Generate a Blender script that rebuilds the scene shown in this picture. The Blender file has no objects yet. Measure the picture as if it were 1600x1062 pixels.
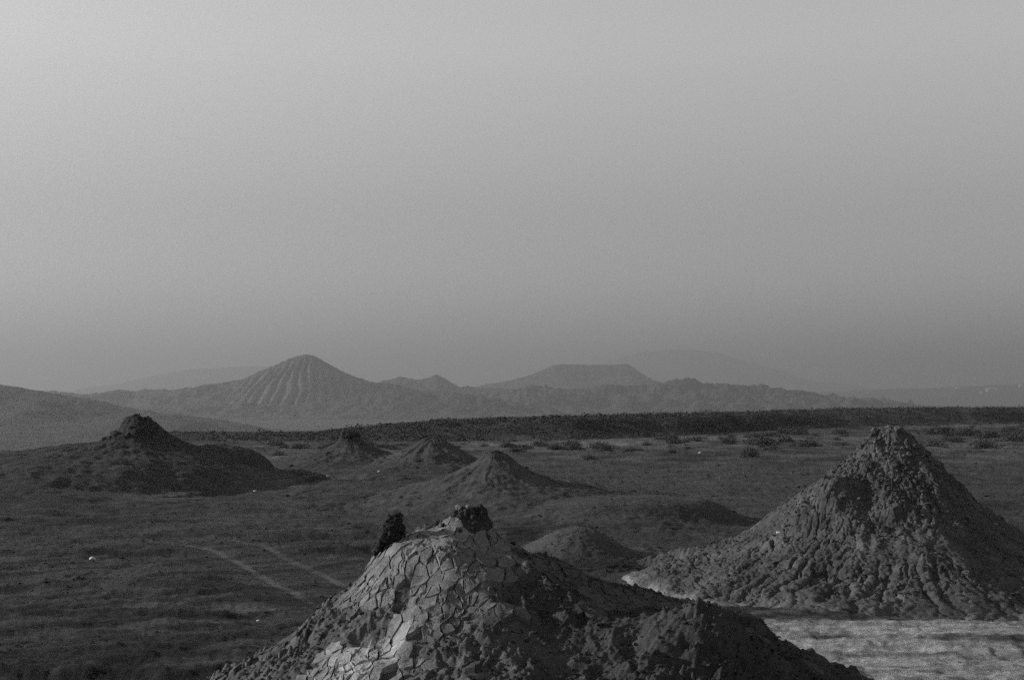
import bpy, math, random
import numpy as np
from mathutils import Vector

R = math.radians
random.seed(7)
rng = np.random.default_rng(7)
scene = bpy.context.scene
COL = scene.collection

# ------------------------------------------------------------------ camera
EYE = 5.0            # metres above the mud plain
F = 50.0 / 36.0 * 1600.0   # focal length in photograph pixels
HOR = 615.0          # photograph row of the true horizon
cam_d = bpy.data.cameras.new("camera")
cam_d.lens = 50.0
cam_d.sensor_width = 36.0
cam_d.shift_y = (HOR - 531.0) / 1600.0
cam_d.clip_start = 0.1
cam_d.clip_end = 60000.0
cam = bpy.data.objects.new("camera", cam_d)
cam.location = (0, 0, EYE)
cam.rotation_euler = (R(90), 0, 0)
COL.objects.link(cam)
scene.camera = cam

# ------------------------------------------------------------------ sky and sun
SUN_EL, SUN_AZ = 17.5, 279.0      # compass style: 0 = view direction (+Y), 270 = left
world = bpy.data.worlds.new("World")
scene.world = world
world.use_nodes = True
nt = world.node_tree
bg = nt.nodes["Background"]
sky = nt.nodes.new("ShaderNodeTexSky")
sky.sky_type = 'NISHITA'
sky.sun_disc = False
sky.sun_elevation = R(SUN_EL)
sky.sun_rotation = R(SUN_AZ)
sky.dust_density = 0.0
bw = nt.nodes.new("ShaderNodeRGBToBW")
tc = nt.nodes.new("ShaderNodeTexCoord")
sep = nt.nodes.new("ShaderNodeSeparateXYZ")
ramp = nt.nodes.new("ShaderNodeValToRGB")      # dusty air thickens towards the horizon
cr = ramp.color_ramp
cr.interpolation = 'CARDINAL'
cr.elements[0].position = 0.0
cr.elements[0].color = (.23, .23, .23, 1)
cr.elements[1].position = 0.34
cr.elements[1].color = (.64, .64, .64, 1)
for p_, v_ in ((.07, .30), (.14, .36), (.218, .54), (.27, .625)):
    e = cr.elements.new(p_)
    e.color = (v_, v_, v_, 1)
mul = nt.nodes.new("ShaderNodeMath")
mul.operation = 'MULTIPLY'
L_ = nt.links.new
L_(sky.outputs[0], bw.inputs[0])
L_(tc.outputs["Generated"], sep.inputs[0])
L_(sep.outputs[2], ramp.inputs[0])
L_(bw.outputs[0], mul.inputs[0])
L_(ramp.outputs[0], mul.inputs[1])
dbl = nt.nodes.new("ShaderNodeMath")
dbl.operation = 'MULTIPLY'
dbl.inputs[1].default_value = 2.0
L_(mul.outputs[0], dbl.inputs[0])
L_(dbl.outputs[0], bg.inputs[0])
bg.inputs[1].default_value = 0.12

sun_d = bpy.data.lights.new("sun", 'SUN')
sun_d.energy = 5.0
sun_d.angle = R(0.6)
sun_d.color = (1, 1, 1)
sun = bpy.data.objects.new("sun", sun_d)
sdir = Vector((math.sin(R(SUN_AZ)) * math.cos(R(SUN_EL)), math.cos(R(SUN_AZ)) * math.cos(R(SUN_EL)), math.sin(R(SUN_EL))))
sun.rotation_euler = (-sdir).to_track_quat('-Z', 'Y').to_euler()
sun.location = (-40, 10, 30)
COL.objects.link(sun)

vs = scene.view_settings
vs.view_transform = 'Standard'
vs.look = 'None'
vs.gamma = 1.0
vs.exposure = 0.58
vs.use_curve_mapping = False
scene.cycles.use_denoising = False
scene.cycles.use_adaptive_sampling = True
scene.cycles.adaptive_threshold = 0.2
scene.cycles.adaptive_min_samples = 15
scene.cycles.max_bounces = 4
scene.cycles.diffuse_bounces = 1
scene.cycles.volume_bounces = 0

# ------------------------------------------------------------------ noise
def _h(ix, iy, seed):
    h = (ix.astype(np.int64) * 374761393 + iy.astype(np.int64) * 668265263 + seed * 1442695041) & 0xFFFFFFFF
    h = ((h ^ (h >> 13)) * 1274126177) & 0xFFFFFFFF
    h = ((h ^ (h >> 16)) * 2246822519) & 0xFFFFFFFF
    return (h ^ (h >> 15)) & 0xFFFFFFFF

def pn(x, y, seed=0):
    x = np.asarray(x, float); y = np.asarray(y, float)
    x0 = np.floor(x); y0 = np.floor(y)
    fx = x - x0; fy = y - y0
    ix = x0.astype(np.int64); iy = y0.astype(np.int64)
    u = fx * fx * fx * (fx * (fx * 6 - 15) + 10)
    v = fy * fy * fy * (fy * (fy * 6 - 15) + 10)
    def g(a, b, dx, dy):
        an = _h(a, b, seed) * (2 * math.pi / 4294967296.0)
        return np.cos(an) * dx + np.sin(an) * dy
    n00 = g(ix, iy, fx, fy); n10 = g(ix + 1, iy, fx - 1, fy)
    n01 = g(ix, iy + 1, fx, fy - 1); n11 = g(ix + 1, iy + 1, fx - 1, fy - 1)
    a = n00 + u * (n10 - n00); b = n01 + u * (n11 - n01)
    return (a + v * (b - a)) * 1.5

def fbm(x, y, o=4, seed=0, gain=.5):
    s = 0; a = 1; t = 0
    for i in range(o):
        s = s + a * pn(x, y, seed + i * 17); t += a
        x = x * 2.03 + 5.1; y = y * 2.03 - 3.7; a *= gain
    return s / t

def ridged(x, y, o=4, seed=0, gain=.5):
    s = 0; a = 1; t = 0
    for i in range(o):
        s = s + a * (1 - np.abs(pn(x, y, seed + i * 17)) * 2); t += a
        x = x * 2.07 + 1.1; y = y * 2.07 - 2.7; a *= gain
    return s / t

def worley(x, y, seed=0, jit=.9):
    x = np.asarray(x, float); y = np.asarray(y, float)
    ix = np.floor(x).astype(np.int64); iy = np.floor(y).astype(np.int64)
    f1 = np.full(x.shape, 9.); f2 = np.full(x.shape, 9.); cid = np.zeros(x.shape)
    for a in (-1, 0, 1):
        for b in (-1, 0, 1):
            cx = ix + a; cy = iy + b
            h1 = _h(cx, cy, seed) / 4294967296.0; h2 = _h(cx, cy, seed + 91) / 4294967296.0
            d = np.hypot(cx + .5 + (h1 - .5) * jit - x, cy + .5 + (h2 - .5) * jit - y)
            nf = d < f1
            f2 = np.where(nf, f1, np.minimum(f2, d))
            cid = np.where(nf, h2, cid)
            f1 = np.where(nf, d, f1)
    return f1, f2, cid

def sst(a, b, x):
    t = np.clip((x - a) / (b - a), 0, 1)
    return t * t * (3 - 2 * t)

# ------------------------------------------------------------------ object helpers
def link(name, me, mat=None, parent=None):
    o = bpy.data.objects.new(name, me)
    COL.objects.link(o)
    if mat is not None and me is not None and not me.materials:
        me.materials.append(mat)
    if parent is not None:
        o.parent = parent
    return o

def tag(o, label, cat, group=None):
    o["label"] = label
    o["category"] = cat
    if group:
        o["group"] = group
    return o

def empty(name, loc, label, cat, group=None):
    o = bpy.data.objects.new(name, None)
    o.empty_display_size = .3
    o.location = loc
    COL.objects.link(o)
    return tag(o, label, cat, group)

def mesh_np(name, V, Fq, smooth=True, tone=None):
    V = np.asarray(V, np.float32).reshape(-1, 3)
    Fq = np.asarray(Fq, np.int32)
    k = Fq.shape[1]
    me = bpy.data.meshes.new(name)
    me.vertices.add(len(V)); me.vertices.foreach_set("co", V.ravel())
    me.loops.add(Fq.size); me.loops.foreach_set("vertex_index", Fq.ravel())
    me.polygons.add(len(Fq))
    me.polygons.foreach_set("loop_start", np.arange(0, Fq.size, k, dtype=np.int32))
    me.polygons.foreach_set("loop_total", np.full(len(Fq), k, np.int32))
    me.polygons.foreach_set("use_smooth", np.broadcast_to(np.asarray(smooth, bool), (len(Fq),)).copy())
    me.update(calc_edges=True)
    if tone is not None:
        at = me.attributes.new("tone", 'FLOAT', 'POINT')
        at.data.foreach_set("value", np.asarray(tone, np.float32).ravel())
    return me

def grid_faces(nr, nc, wrap=False):
    i = np.arange(nr - 1)[:, None]
    j = np.arange(nc if wrap else nc - 1)[None, :]
    j2 = (j + 1) % nc
    a = i * nc + j; b = i * nc + j2; c = (i + 1) * nc + j2; d = (i + 1) * nc + j
    return np.stack([a, b, c, d], -1).reshape(-1, 4)

# ------------------------------------------------------------------ materials
def mud_mat(name, base, bump=.5, src='attr', fine=9.0, var=.35, rough=.95):
    m = bpy.data.materials.new(name)
    m.use_nodes = True
    n = m.node_tree.nodes; l = m.node_tree.links.new
    b = n["Principled BSDF"]
    b.inputs["Roughness"].default_value = rough
    b.inputs["Specular IOR Level"].default_value = .15
    geo = n.new("ShaderNodeNewGeometry")
    if src == 'attr':
        at = n.new("ShaderNodeAttribute"); at.attribute_name = "tone"; tone = at.outputs["Fac"]
    elif src == 'obj':
        oi = n.new("ShaderNodeObjectInfo"); sp = n.new("ShaderNodeSeparateColor")
        l(oi.outputs["Color"], sp.inputs[0]); tone = sp.outputs[0]
    else:
        v = n.new("ShaderNodeValue"); v.outputs[0].default_value = 1; tone = v.outputs[0]
    def noise(sc, det, rg):
        t = n.new("ShaderNodeTexNoise"); t.inputs["Scale"].default_value = sc
        t.inputs["Detail"].default_value = det; t.inputs["Roughness"].default_value = rg
        l(geo.outputs["Position"], t.inputs["Vector"]); return t.outputs["Fac"]
    def mr(s, a, c):
        t = n.new("ShaderNodeMapRange"); t.inputs[1].default_value = .25; t.inputs[2].default_value = .75
        t.inputs[3].default_value = a; t.inputs[4].default_value = c; l(s, t.inputs[0]); return t.outputs[0]
    def mm(a, c):
        t = n.new("ShaderNodeMath"); t.operation = 'MULTIPLY'
        l(a, t.inputs[0])
        if isinstance(c, float): t.inputs[1].default_value = c
        else: l(c, t.inputs[1])
        return t.outputs[0]
    n1 = noise(fine * .12, 5, .6); n2 = noise(fine, 6, .7)
    val = mm(mm(mm(tone, mr(n1, 1 - var, 1 + var)), mr(n2, 1 - var * 1.3, 1 + var * 1.3)), float(base))
    cb = n.new("ShaderNodeCombineColor")
    for i in range(3): l(val, cb.inputs[i])
    l(cb.outputs[0], b.inputs["Base Color"])
    if bump:
        bp = n.new("ShaderNodeBump"); bp.inputs["Strength"].default_value = bump
        bp.inputs["Distance"].default_value = .4 / fine
        l(noise(fine * 1.6, 8, .72), bp.inputs["Height"])
        l(bp.outputs[0], b.inputs["Normal"])
    return m

M_ground = mud_mat("dry_mud_plain", .034, 1.0, 'attr', 5.0, .38)
M_mound = mud_mat("mound_mud", .035, .9, 'attr', 9.0, .30)
M_fg = mud_mat("near_mound_mud", .036, 1.0, 'attr', 22.0, .35)
M_plate = mud_mat("cracked_mud_plate", .038, .9, 'obj', 20.0, .28)
M_plateA = mud_mat("cracked_mud_plate_small", .038, .9, 'attr', 20.0, .28)
M_clod = mud_mat("mud_clod", .036, .9, 'obj', 16.0, .30)
M_hill = mud_mat("hill_clay", .034, .7, 'attr', .06, .18)
M_stone = mud_mat("pale_stone", .45, .6, 'one', 14.0, .2)
M_leaf = mud_mat("dry_scrub_leaf", .04, 0, 'one', 3.0, .4)
M_twig = mud_mat("twig_bark", .06, 0, 'one', 12.0, .3)
M_wall = mud_mat("pale_plaster", .45, 0, 'one', .5, .05)
M_roof = mud_mat("pale_roof", .5, 0, 'one', .5, .05)

# ------------------------------------------------------------------ photograph rows to ground positions
def gp(px, py):
    d = EYE * F / (py - HOR)
    return (px - 800) / F * d, d

BP = np.array([-400, 0, 150, 270, 430, 520, 600, 700, 800, 900, 1060, 1200, 1300, 1430, 1600, 2000])
BT = np.array([735, 735, 735, 684, 683, 672, 663, 655, 652, 648, 644, 640, 636, 634, 633, 633])
BB = np.array([754, 754, 750, 690, 690, 690, 690, 690, 690, 688, 682, 673, 669, 666, 662, 662])
BD = EYE * F / (BB - HOR)
BTOPD = BD + 20
BZ = EYE - (BT + 5 - HOR) / F * BTOPD

def bank_param(x, y):
    r = np.hypot(x, y)
    d = np.maximum(y, .6 * r) + 1e-6
    px = np.clip(800 + F * x / d, -400, 2000)
    return d, np.interp(px, BP, BD), np.interp(px, BP, BZ), px

# low shared skirts between the mounds: x, y, half widths, height
SWELLS = [(-6.5, 83, 9, 6, .45), (-25, 62, 14, 8, 1.0), (-3, 70, 9, 6, .3), (-9, 73, 8, 8, .45)]

def land_low(x, y):
    """large shapes of the land: plateau, scrub bank, drop to the valley"""
    d, bd, bz, px = bank_param(x, y)
    r = np.hypot(x, y)
    z = .14 * fbm(x / 22, y / 16, 3, 3) * sst(10, 30, r) * (1 - sst(120, 150, d))
    for (sx, sy, wx, wy, h) in SWELLS:
        z = z + h * np.exp(-((x - sx) / wx) ** 2 - ((y - sy) / wy) ** 2)
    z = z + 3.2 * (1 - sst(1.5, 9.5, r))
    bd = bd + 5 * fbm(x / 14, y / 14, 3, 21)
    z = z + np.maximum(bz, 0) * sst(bd, bd + 18, d)
    z = z - (40 + np.maximum(bz, 0)) * sst(bd + 30, bd + 420, d)
    return z

def relief(x, y):
    """small relief of the plain: rills, ruts, clods"""
    r = np.hypot(x, y)
    near = 1 - sst(220, 400, r)
    z = .22 * fbm(x / 9 + .3 * y / 9, y / 2.6, 4, 40) + .13 * fbm(x / 1.6, y / 1.1, 4, 41, .62)
    z = z + .045 * fbm(x / .35, y / .35, 3, 42, .6)
    # clods standing out of the crust
    c = pn(x / .5, y / .5, 44) + .6 * pn(x / .2, y / .2, 45)
    z = z + .07 * np.clip(c - .65, 0, 1)
    # shallow scarps along the near left plain
    s = pn(x / 16 - .15 * y / 3, y / 2.6, 46)
    z = z + .16 * sst(-.06, .12, s) * (1 - sst(45, 60, r)) * (1 - sst(-6, 2, x))
    xa = np.asarray(x, float)
    if xa.ndim:
        w_ = (xa > -15) & (xa < -2) & (y > 28) & (y < 56)
        if w_.any():
            zz = z[w_]
            for pts in TRACK_XY:
                td = seg_dist(xa[w_], y[w_], pts)
                zz = zz * (1 - .8 * np.exp(-(td / 1.1) ** 2)) - .035 * np.exp(-(td / .16) ** 2)
            z[w_] = zz
    return z * near

def seg_dist(x, y, pts):
    best = np.full(x.shape, 1e9)
    for (ax, ay), (bx, by) in zip(pts[:-1], pts[1:]):
        vx, vy = bx - ax, by - ay
        t = np.clip(((x - ax) * vx + (y - ay) * vy) / (vx * vx + vy * vy), 0, 1)
        best = np.minimum(best, np.hypot(x - ax - t * vx, y - ay - t * vy))
    return best

TRACKS = [([gp(*p) for p in ((285, 853), (330, 860), (370, 876), (410, 900), (440, 915), (470, 932), (500, 950))], .15, 1.1),
          ([gp(*p) for p in ((360, 843), (405, 852), (440, 868), (490, 892), (530, 908), (570, 925))], .15, .95),
          ([gp(*p) for p in ((500, 870), (560, 860), (620, 846))], .16, .6),
          ([gp(*p) for p in ((500, 882), (560, 872), (620, 862))], .16, .6),
          ([gp(*p) for p in ((1130, 985), (1300, 992), (1450, 997), (1620, 1004))], .34, -2.6),
          ([gp(*p) for p in ((1130, 1012), (1350, 1014), (1620, 1022))], .2, -2.2),
          ([gp(*p) for p in ((1130, 1040), (1350, 1038), (1620, 1044))], .2, -2.2)]
TRACK_XY = [TRACKS[0][0], TRACKS[1][0]]
# pale dried crusts: photograph centre, half sizes in pixels, strength
PALE = [(1420, 1030, 330, 48, 6.0), (1400, 980, 330, 16, 4.6), (1060, 925, 75, 26, 2.0), (1560, 955, 90, 14, 1.5),
        (880, 692, 110, 8, 1.2), (890, 714, 30, 4, 1.6), (1010, 692, 90, 6, 1.0), (820, 698, 120, 8, .7), (1450, 664, 200, 4, .9), (1130, 684, 120, 4, 1.2), (1330, 686, 60, 10, .6),
        (1400, 700, 260, 22, .3), (1550, 700, 100, 10, .5), (230, 800, 60, 10, .7), (420, 770, 50, 10, .8), (720, 692, 60, 6, .7),
        (260, 955, 50, 5, .7), (400, 957, 70, 4, .8), (340, 980, 50, 5, .8), (240, 992, 40, 5, .6), (330, 1055, 60, 8, .7), (1000, 868, 120, 8, .5),
        (390, 720, 60, 12, .5), (480, 700, 60, 8, .5), (1150, 760, 300, 40, .12)]
DARK = [(814, 838, 24, 12, .7), (100, 1040, 190, 14, .45), (300, 1010, 260, 10, .35), (480, 940, 160, 9, .5), (180, 965, 180, 8, .35), (250, 1058, 250, 10, .4),  # first patch: shadow blob behind the near mound's tip, painted into the tone
        (960, 882, 80, 7, .5), (1080, 865, 60, 5, .4), (300, 915, 100, 10, .25), (120, 915, 50, 8, .35), (1500, 790, 120, 10, .3)]

def tone_at(x, y):
    d, bd, bz, px = bank_param(x, y)
    r = np.hypot(x, y)
    t = np.ones_like(x)
    near = r < 330
    xs, ys = x[near], y[near]
    tt = 1 + .5 * fbm(xs / 7, ys / 2.5, 4, 60) + .45 * fbm(xs / 1.6, ys / .9, 3, 61) + .35 * fbm(xs / .3, ys / .3, 2, 62)
    wob = 1 + .9 * fbm(xs / 2.2, ys / 2.2, 4, 63)
    grain = np.clip(1 + .7 * fbm(xs / .6, ys / .4, 3, 64), .2, 2)
    al = xs * .866 + ys * .5; ac = ys * .866 - xs * .5
    st = sst(.02, .35, pn(al / 9, ac / .8, 68) + .5 * pn(al / 3, ac / .35, 69))
    thin = sst(.5, .8, ridged(al / 7, ac / .9, 3, 77))
    tt = tt - .5 * thin * (1 - sst(30, 75, ys)) * sst(-.3, .2, pn(xs / 9, ys / 5, 78)) - .45 * sst(.25, .5, fbm(xs / .55, ys / .3, 2, 79))
    tt = tt - 1.0 * st * (1 - sst(36, 62, ys)) * (1 - sst(-5, 0, xs))
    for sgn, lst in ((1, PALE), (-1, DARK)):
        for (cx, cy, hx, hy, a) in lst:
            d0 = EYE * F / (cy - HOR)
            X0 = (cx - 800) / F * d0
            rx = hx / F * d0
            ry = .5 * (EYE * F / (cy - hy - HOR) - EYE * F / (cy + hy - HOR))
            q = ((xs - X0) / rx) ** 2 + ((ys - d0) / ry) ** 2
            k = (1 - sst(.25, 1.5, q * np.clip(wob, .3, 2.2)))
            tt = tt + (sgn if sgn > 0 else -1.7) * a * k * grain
    # curved wash lines over the pale flat at the lower right
    fl = sst(3.0, 5.0, xs) * (1 - sst(32, 34.5, ys))
    tt = tt + fl * 2.0 * (pn(xs / 7, (ys + .012 * (xs - 8) ** 2) / .30, 75) + .6 * pn(xs / 3, (ys + .012 * (xs - 8) ** 2) / .12, 76))
    for pts, w, a in TRACKS:
        dd = seg_dist(xs, ys, pts)
        tt = tt + a * (1 - sst(w * .5, w * 1.3, dd)) * np.clip(1 + .5 * pn(xs / 1.5, ys / 1.5, 66), .6, 1.4)
    mot = sst(85, 115, ys) * fbm(xs / 4, ys / 7, 4, 67)
    t[near] = np.clip(tt + 2.0 * mot, .25, 8)
    # scrub soil on the bank is darker
    k = sst(bd - 1, bd + 3, d) * (1 - sst(bd + 60, bd + 200, d)) * sst(200, 270, px)
    t = t * (1 - .45 * k)
    far = sst(300, 900, r)
    t = t * (1 - far) + far * (1.0 + .5 * fbm(x / 300, y / 120, 4, 70))
    return np.clip(t, .2, 8)

# ------------------------------------------------------------------ mounds
def prof(cpx, d, pts):
    r = np.array([abs(p[0] - cpx) for p in pts]) / F * d
    z = np.array([EYE - (p[1] - HOR) / F * d for p in pts])
    o = np.argsort(r)
    return r[o], z[o]

class Mound:
    def __init__(s, px, d, left, right, ky=1.0, floor=0.0, bumps=(), rough=.04, seed=0, soft=.12):
        s.cx = (px - 800) / F * d; s.cy = d; s.d = d; s.ky = ky; s.seed = seed
        s.L = prof(px, d, left); s.Rr = prof(px, d, right)
        s.rmax = max(s.L[0][-1], s.Rr[0][-1]) * 1.06
        s.dig = .55; s.lobes = 0.0; s.bumps = bumps; s.rough = rough; s.soft = soft
    def raw(s, x, y):
        dx = x - s.cx; dy = (y - s.cy) / s.ky
        r = np.hypot(dx, dy)
        c = dx / np.maximum(r, 1e-4)
        w = sst(-1, 1, c)
        r = r * (1 + .07 * fbm(2 * c + s.seed, 2 * dy / np.maximum(r, 1e-4) + r * .15, 2, 5 + s.seed))
        if s.lobes:
            r = r * (1 + s.lobes * fbm(3.2 * c + 3, 3.2 * dy / np.maximum(r, 1e-4), 3, 31) * sst(.5 * s.rmax, .85 * s.rmax, r))
        def f(P):
            k = 0
            for o in (-1, 0, 1):
                k = k + np.interp(np.abs(r + o * s.soft), P[0], P[1], right=P[1][-1])
            return k / 3
        z = w * f(s.Rr) + (1 - w) * f(s.L)
        for (bx, by, br, bh, bky) in s.bumps:
            q = np.hypot(x - bx, (y - by) / bky) / br
            z = z + bh * np.exp(-q * q * 1.4)
        e = np.hypot(dx, dy) / s.rmax
        return z, e
    def z(s, x, y, detail=True):
        z, e = s.raw(x, y)
        z = np.maximum(z, 0) + land_low(x, y) * sst(.0, 1.0, e)
        z = z + (relief(x, y) if detail else 0) * sst(.3, .8, e)
        return z - min(.35, s.dig * .8) * sst(.88, 1.0, e + .09 * fbm(x / (.15 * s.rmax), y / (.15 * s.rmax), 3, 90))

def build_mound(name, label, md, nr, nt_, mat, detail, tonef=None, t0=0, t1=2 * math.pi, rpow=1.0, group=None):
    root = empty(name, (md.cx, md.cy, 0), label, name.replace("_", " "), group)
    rr = np.linspace(0.0, 1, nr) ** rpow * md.rmax
    if md is FG:
        k = int(nr * .86); rr = np.concatenate([np.linspace(0, 3.7, k, endpoint=False), np.linspace(3.7, md.rmax, nr - k)])
    full = abs(t1 - t0 - 2 * math.pi) < 1e-6
    if full:      # most columns on the side that faces the plain's near end
        k = int(nt_ * .8)
        th = np.concatenate([np.linspace(R(165), R(375), k, endpoint=False), np.linspace(R(375), R(525), nt_ - k, endpoint=False)])
    else:
        th = np.linspace(t0, t1, nt_)
    RR, TH = np.meshgrid(rr, th, indexing='ij')
    x = md.cx + RR * np.cos(TH); y = md.cy + RR * np.sin(TH) * md.ky
    z = md.z(x, y) + detail(x, y, RR / md.rmax, TH)
    tone = tone_at(x, y)
    if tonef is not None:
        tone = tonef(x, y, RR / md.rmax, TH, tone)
    V = np.stack([x - md.cx, y - md.cy, z], -1)
    me = mesh_np(name + "_slope", V, grid_faces(nr, nt_, full), True, tone)
    o = link("slope", me, mat, root)
    return root, o

def crumb_arrays(pts, sizes, seed, flat=.7):
    """many small angular crumbs as one array"""
    ico = [(0, 0, 1)] + [(math.cos(a) * .894, math.sin(a) * .894, .447) for a in np.arange(5) * 2 * math.pi / 5] + \
          [(math.cos(a) * .894, math.sin(a) * .894, -.447) for a in (np.arange(5) + .5) * 2 * math.pi / 5] + [(0, 0, -1)]
    ico = np.array(ico)
    f = []
    for i in range(5):
        j = (i + 1) % 5
        f += [(0, 1 + i, 1 + j), (1 + i, 6 + i, 1 + j), (1 + j, 6 + i, 6 + j), (6 + i, 11, 6 + j)]
    f = np.array(f)
    g = np.random.default_rng(seed)
    n = len(pts)
    V = ico[None] * (1 + g.uniform(-.35, .35, (n, 12, 1)))
    V = V * g.uniform(.45, 1.4, (n, 1, 3)) * np.array([1, 1, flat])
    a = g.uniform(0, 6.28, n); c, s_ = np.cos(a)[:, None], np.sin(a)[:, None]
    X = V[..., 0] * c - V[..., 1] * s_; Y = V[..., 0] * s_ + V[..., 1] * c
    V = np.stack([X, Y, V[..., 2]], -1) * sizes[:, None, None] + pts[:, None, :]
    Fc = (f[None] + (np.arange(n) * 12)[:, None, None]).reshape(-1, 3)
    return V.reshape(-1, 3), Fc

def lump_mesh(name, seed, stretch=(1, 1, 1), amp=.35, sub=2):
    import bmesh
    bm = bmesh.new()
    bmesh.ops.create_icosphere(bm, subdivisions=sub, radius=1)
    co = np.array([v.co[:] for v in bm.verts])
    n = pn(co[:, 0] * 1.3 + seed * 3.1, co[:, 1] * 1.3 + co[:, 2] * 1.7, seed) + .6 * pn(co[:, 0] * 3 - seed, co[:, 2] * 3 + co[:, 1] * 2.3, seed + 5)
    co = co * (1 + amp * n)[:, None]
    # chisel a few flat facets
    g = np.random.default_rng(seed)
    for k in range(5):
        d = g.normal(size=3); d /= np.linalg.norm(d)
        h = co @ d; lim = g.uniform(.55, .85)
        co = co - np.outer(np.clip(h - lim, 0, None) * .8, d)
    co = co * np.array(stretch)
    for v, c in zip(bm.verts, co): v.co = c
    for f in bm.faces: f.smooth = sub > 2
    me = bpy.data.meshes.new(name)
    bm.to_mesh(me); bm.free()
    return me

# ------------------------------------------------------------------ mound definitions
FG = Mound(735, 15.0,
           [(735, 796), (724, 796), (710, 800), (702, 808), (690, 815), (640, 832), (605, 851), (585, 880), (548, 920), (485, 972), (440, 1006), (345, 1062), (150, 1160), (-120, 1300)],
           [(735, 796), (748, 799), (766, 822), (785, 842), (830, 864), (900, 892), (980, 927), (1080, 948), (1130, 960), (1190, 982), (1225, 1010), (1265, 1033), (1350, 1068), (1550, 1150), (1900, 1300)],
           ky=1.0, seed=1, soft=.03)
RC = Mound(1393, 39.0,
           [(1393, 668), (1380, 669), (1366, 680), (1340, 706), (1318, 728), (1280, 756), (1225, 797), (1180, 830), (1110, 862), (1040, 884), (960, 905)],
           [(1393, 668), (1408, 671), (1440, 702), (1480, 742), (1520, 786), (1570, 820), (1620, 850), (1720, 890), (1800, 905)],
           ky=1.0, seed=2, soft=.08)
M1 = Mound(205, 75.0,
           [(205, 651), (195, 654), (186, 670), (180, 682), (165, 689), (120, 694), (60, 701), (0, 709), (-80, 723), (-180, 746), (-270, 764)],
           [(205, 651), (225, 653), (245, 664), (262, 679), (285, 693), (310, 703), (350, 714), (390, 728), (430, 746), (470, 764)],
           ky=1.6, seed=3, soft=.12)
M1r = Mound(345, 77.0, [(345, 693), (320, 695), (280, 706), (230, 732), (190, 759)],
            [(345, 693), (368, 697), (393, 706), (411, 717), (424, 734), (434, 752), (445, 759)], ky=1.5, seed=4, soft=.2)
M1f = Mound(80, 64.0, [(80, 757), (40, 759), (0, 764), (-80, 778), (-160, 788)],
            [(80, 757), (120, 762), (160, 773), (200, 783), (240, 788)], ky=.9, seed=5, soft=.5)
M2 = Mound(545, 86.0, [(545, 676), (535, 678), (526, 690), (515, 699), (492, 708), (455, 721), (410, 735), (390, 744)],
           [(545, 676), (557, 679), (569, 690), (586, 701), (606, 710), (650, 726), (700, 744)], ky=1.4, seed=6, soft=.08)
M3 = Mound(675, 84.0, [(675, 684), (658, 688), (638, 701), (610, 714), (560, 731), (490, 746)],
           [(675, 684), (692, 688), (712, 699), (733, 711), (750, 722), (795, 738), (840, 746)], ky=1.7, seed=7, soft=.2)
M4 = Mound(772, 64.0, [(772, 705), (760, 708), (742, 721), (715, 736), (680, 750), (630, 768), (570, 785), (540, 789)],
           [(772, 705), (785, 708), (805, 720), (830, 736), (852, 747), (880, 755), (950, 765), (1050, 780), (1110, 789)], ky=1.5, seed=8, soft=.12)
M5 = Mound(1020, 56.0, [(1020, 775), (960, 775), (900, 779), (850, 788), (800, 803), (760, 815)],
           [(1020, 775), (1060, 776), (1095, 779), (1120, 786), (1142, 798), (1160, 809), (1185, 815)], ky=.85, seed=9, soft=.25)
M6 = Mound(900, 43.5, [(900, 820), (875, 824), (845, 840), (810, 858), (770, 870)],
           [(900, 820), (925, 823), (948, 836), (970, 853), (1000, 863), (1070, 870)], ky=1.1, seed=10, soft=.4)
M8 = Mound(125, 38.0, [(125, 901), (110, 903), (80, 908), (60, 907.5)], [(125, 901), (140, 904), (165, 908), (180, 907.5)], ky=.8, seed=11, soft=.1)
M8.dig = .05
RC.lobes = .22
ALL = [FG, RC, M1, M1r, M1f, M2, M3, M4, M5, M6, M8]
# flank lumps of the right cone (world x, y, radius, height, y stretch)
RC.bumps = [(RC.cx - 2.0, RC.cy - 1.3, .7, .46, 1.2), (RC.cx - 2.9, RC.cy - 1.0, .8, .30, 1.2), (RC.cx - 1.15, RC.cy - 1.9, .4, -.16, 1.5), (RC.cx - 1.7, RC.cy - 2.6, .3, .16, 1.3),
            (RC.cx + .9, RC.cy - 1.6, .5, .3, 1.4), (RC.cx - .2, RC.cy - 4.4, 1.6, .25, 1.2), (RC.cx - 3.6, RC.cy - 5.2, .9, .2, 1.3)]
# knob low on the right shoulder of the near mound, hollow above it
FG.bumps = [(FG.cx - .35, FG.cy - 1.0, .28, -.08, 1.0), (FG.cx - .75, FG.cy - .95, .2, -.07, 1.0), (FG.cx + 2.35, FG.cy - 1.75, .75, .42, .8), (FG.cx + 2.95, FG.cy - .35, .35, .16, 1.0), (FG.cx + 2.3, FG.cy - .1, .14, .09, 1.0),
            (FG.cx + 1.1, FG.cy - 2.2, .6, -.16, 1.0), (FG.cx - 1.0, FG.cy - 2.5, .5, -.12, 1.0), (FG.cx - .75, FG.cy - 1.5, .22, -.10, 1.0),
            (FG.cx - .1, FG.cy - 1.9, .2, -.09, 1.0), (FG.cx + .35, FG.cy - 1.1, .22, -.07, 1.0)]

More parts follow.
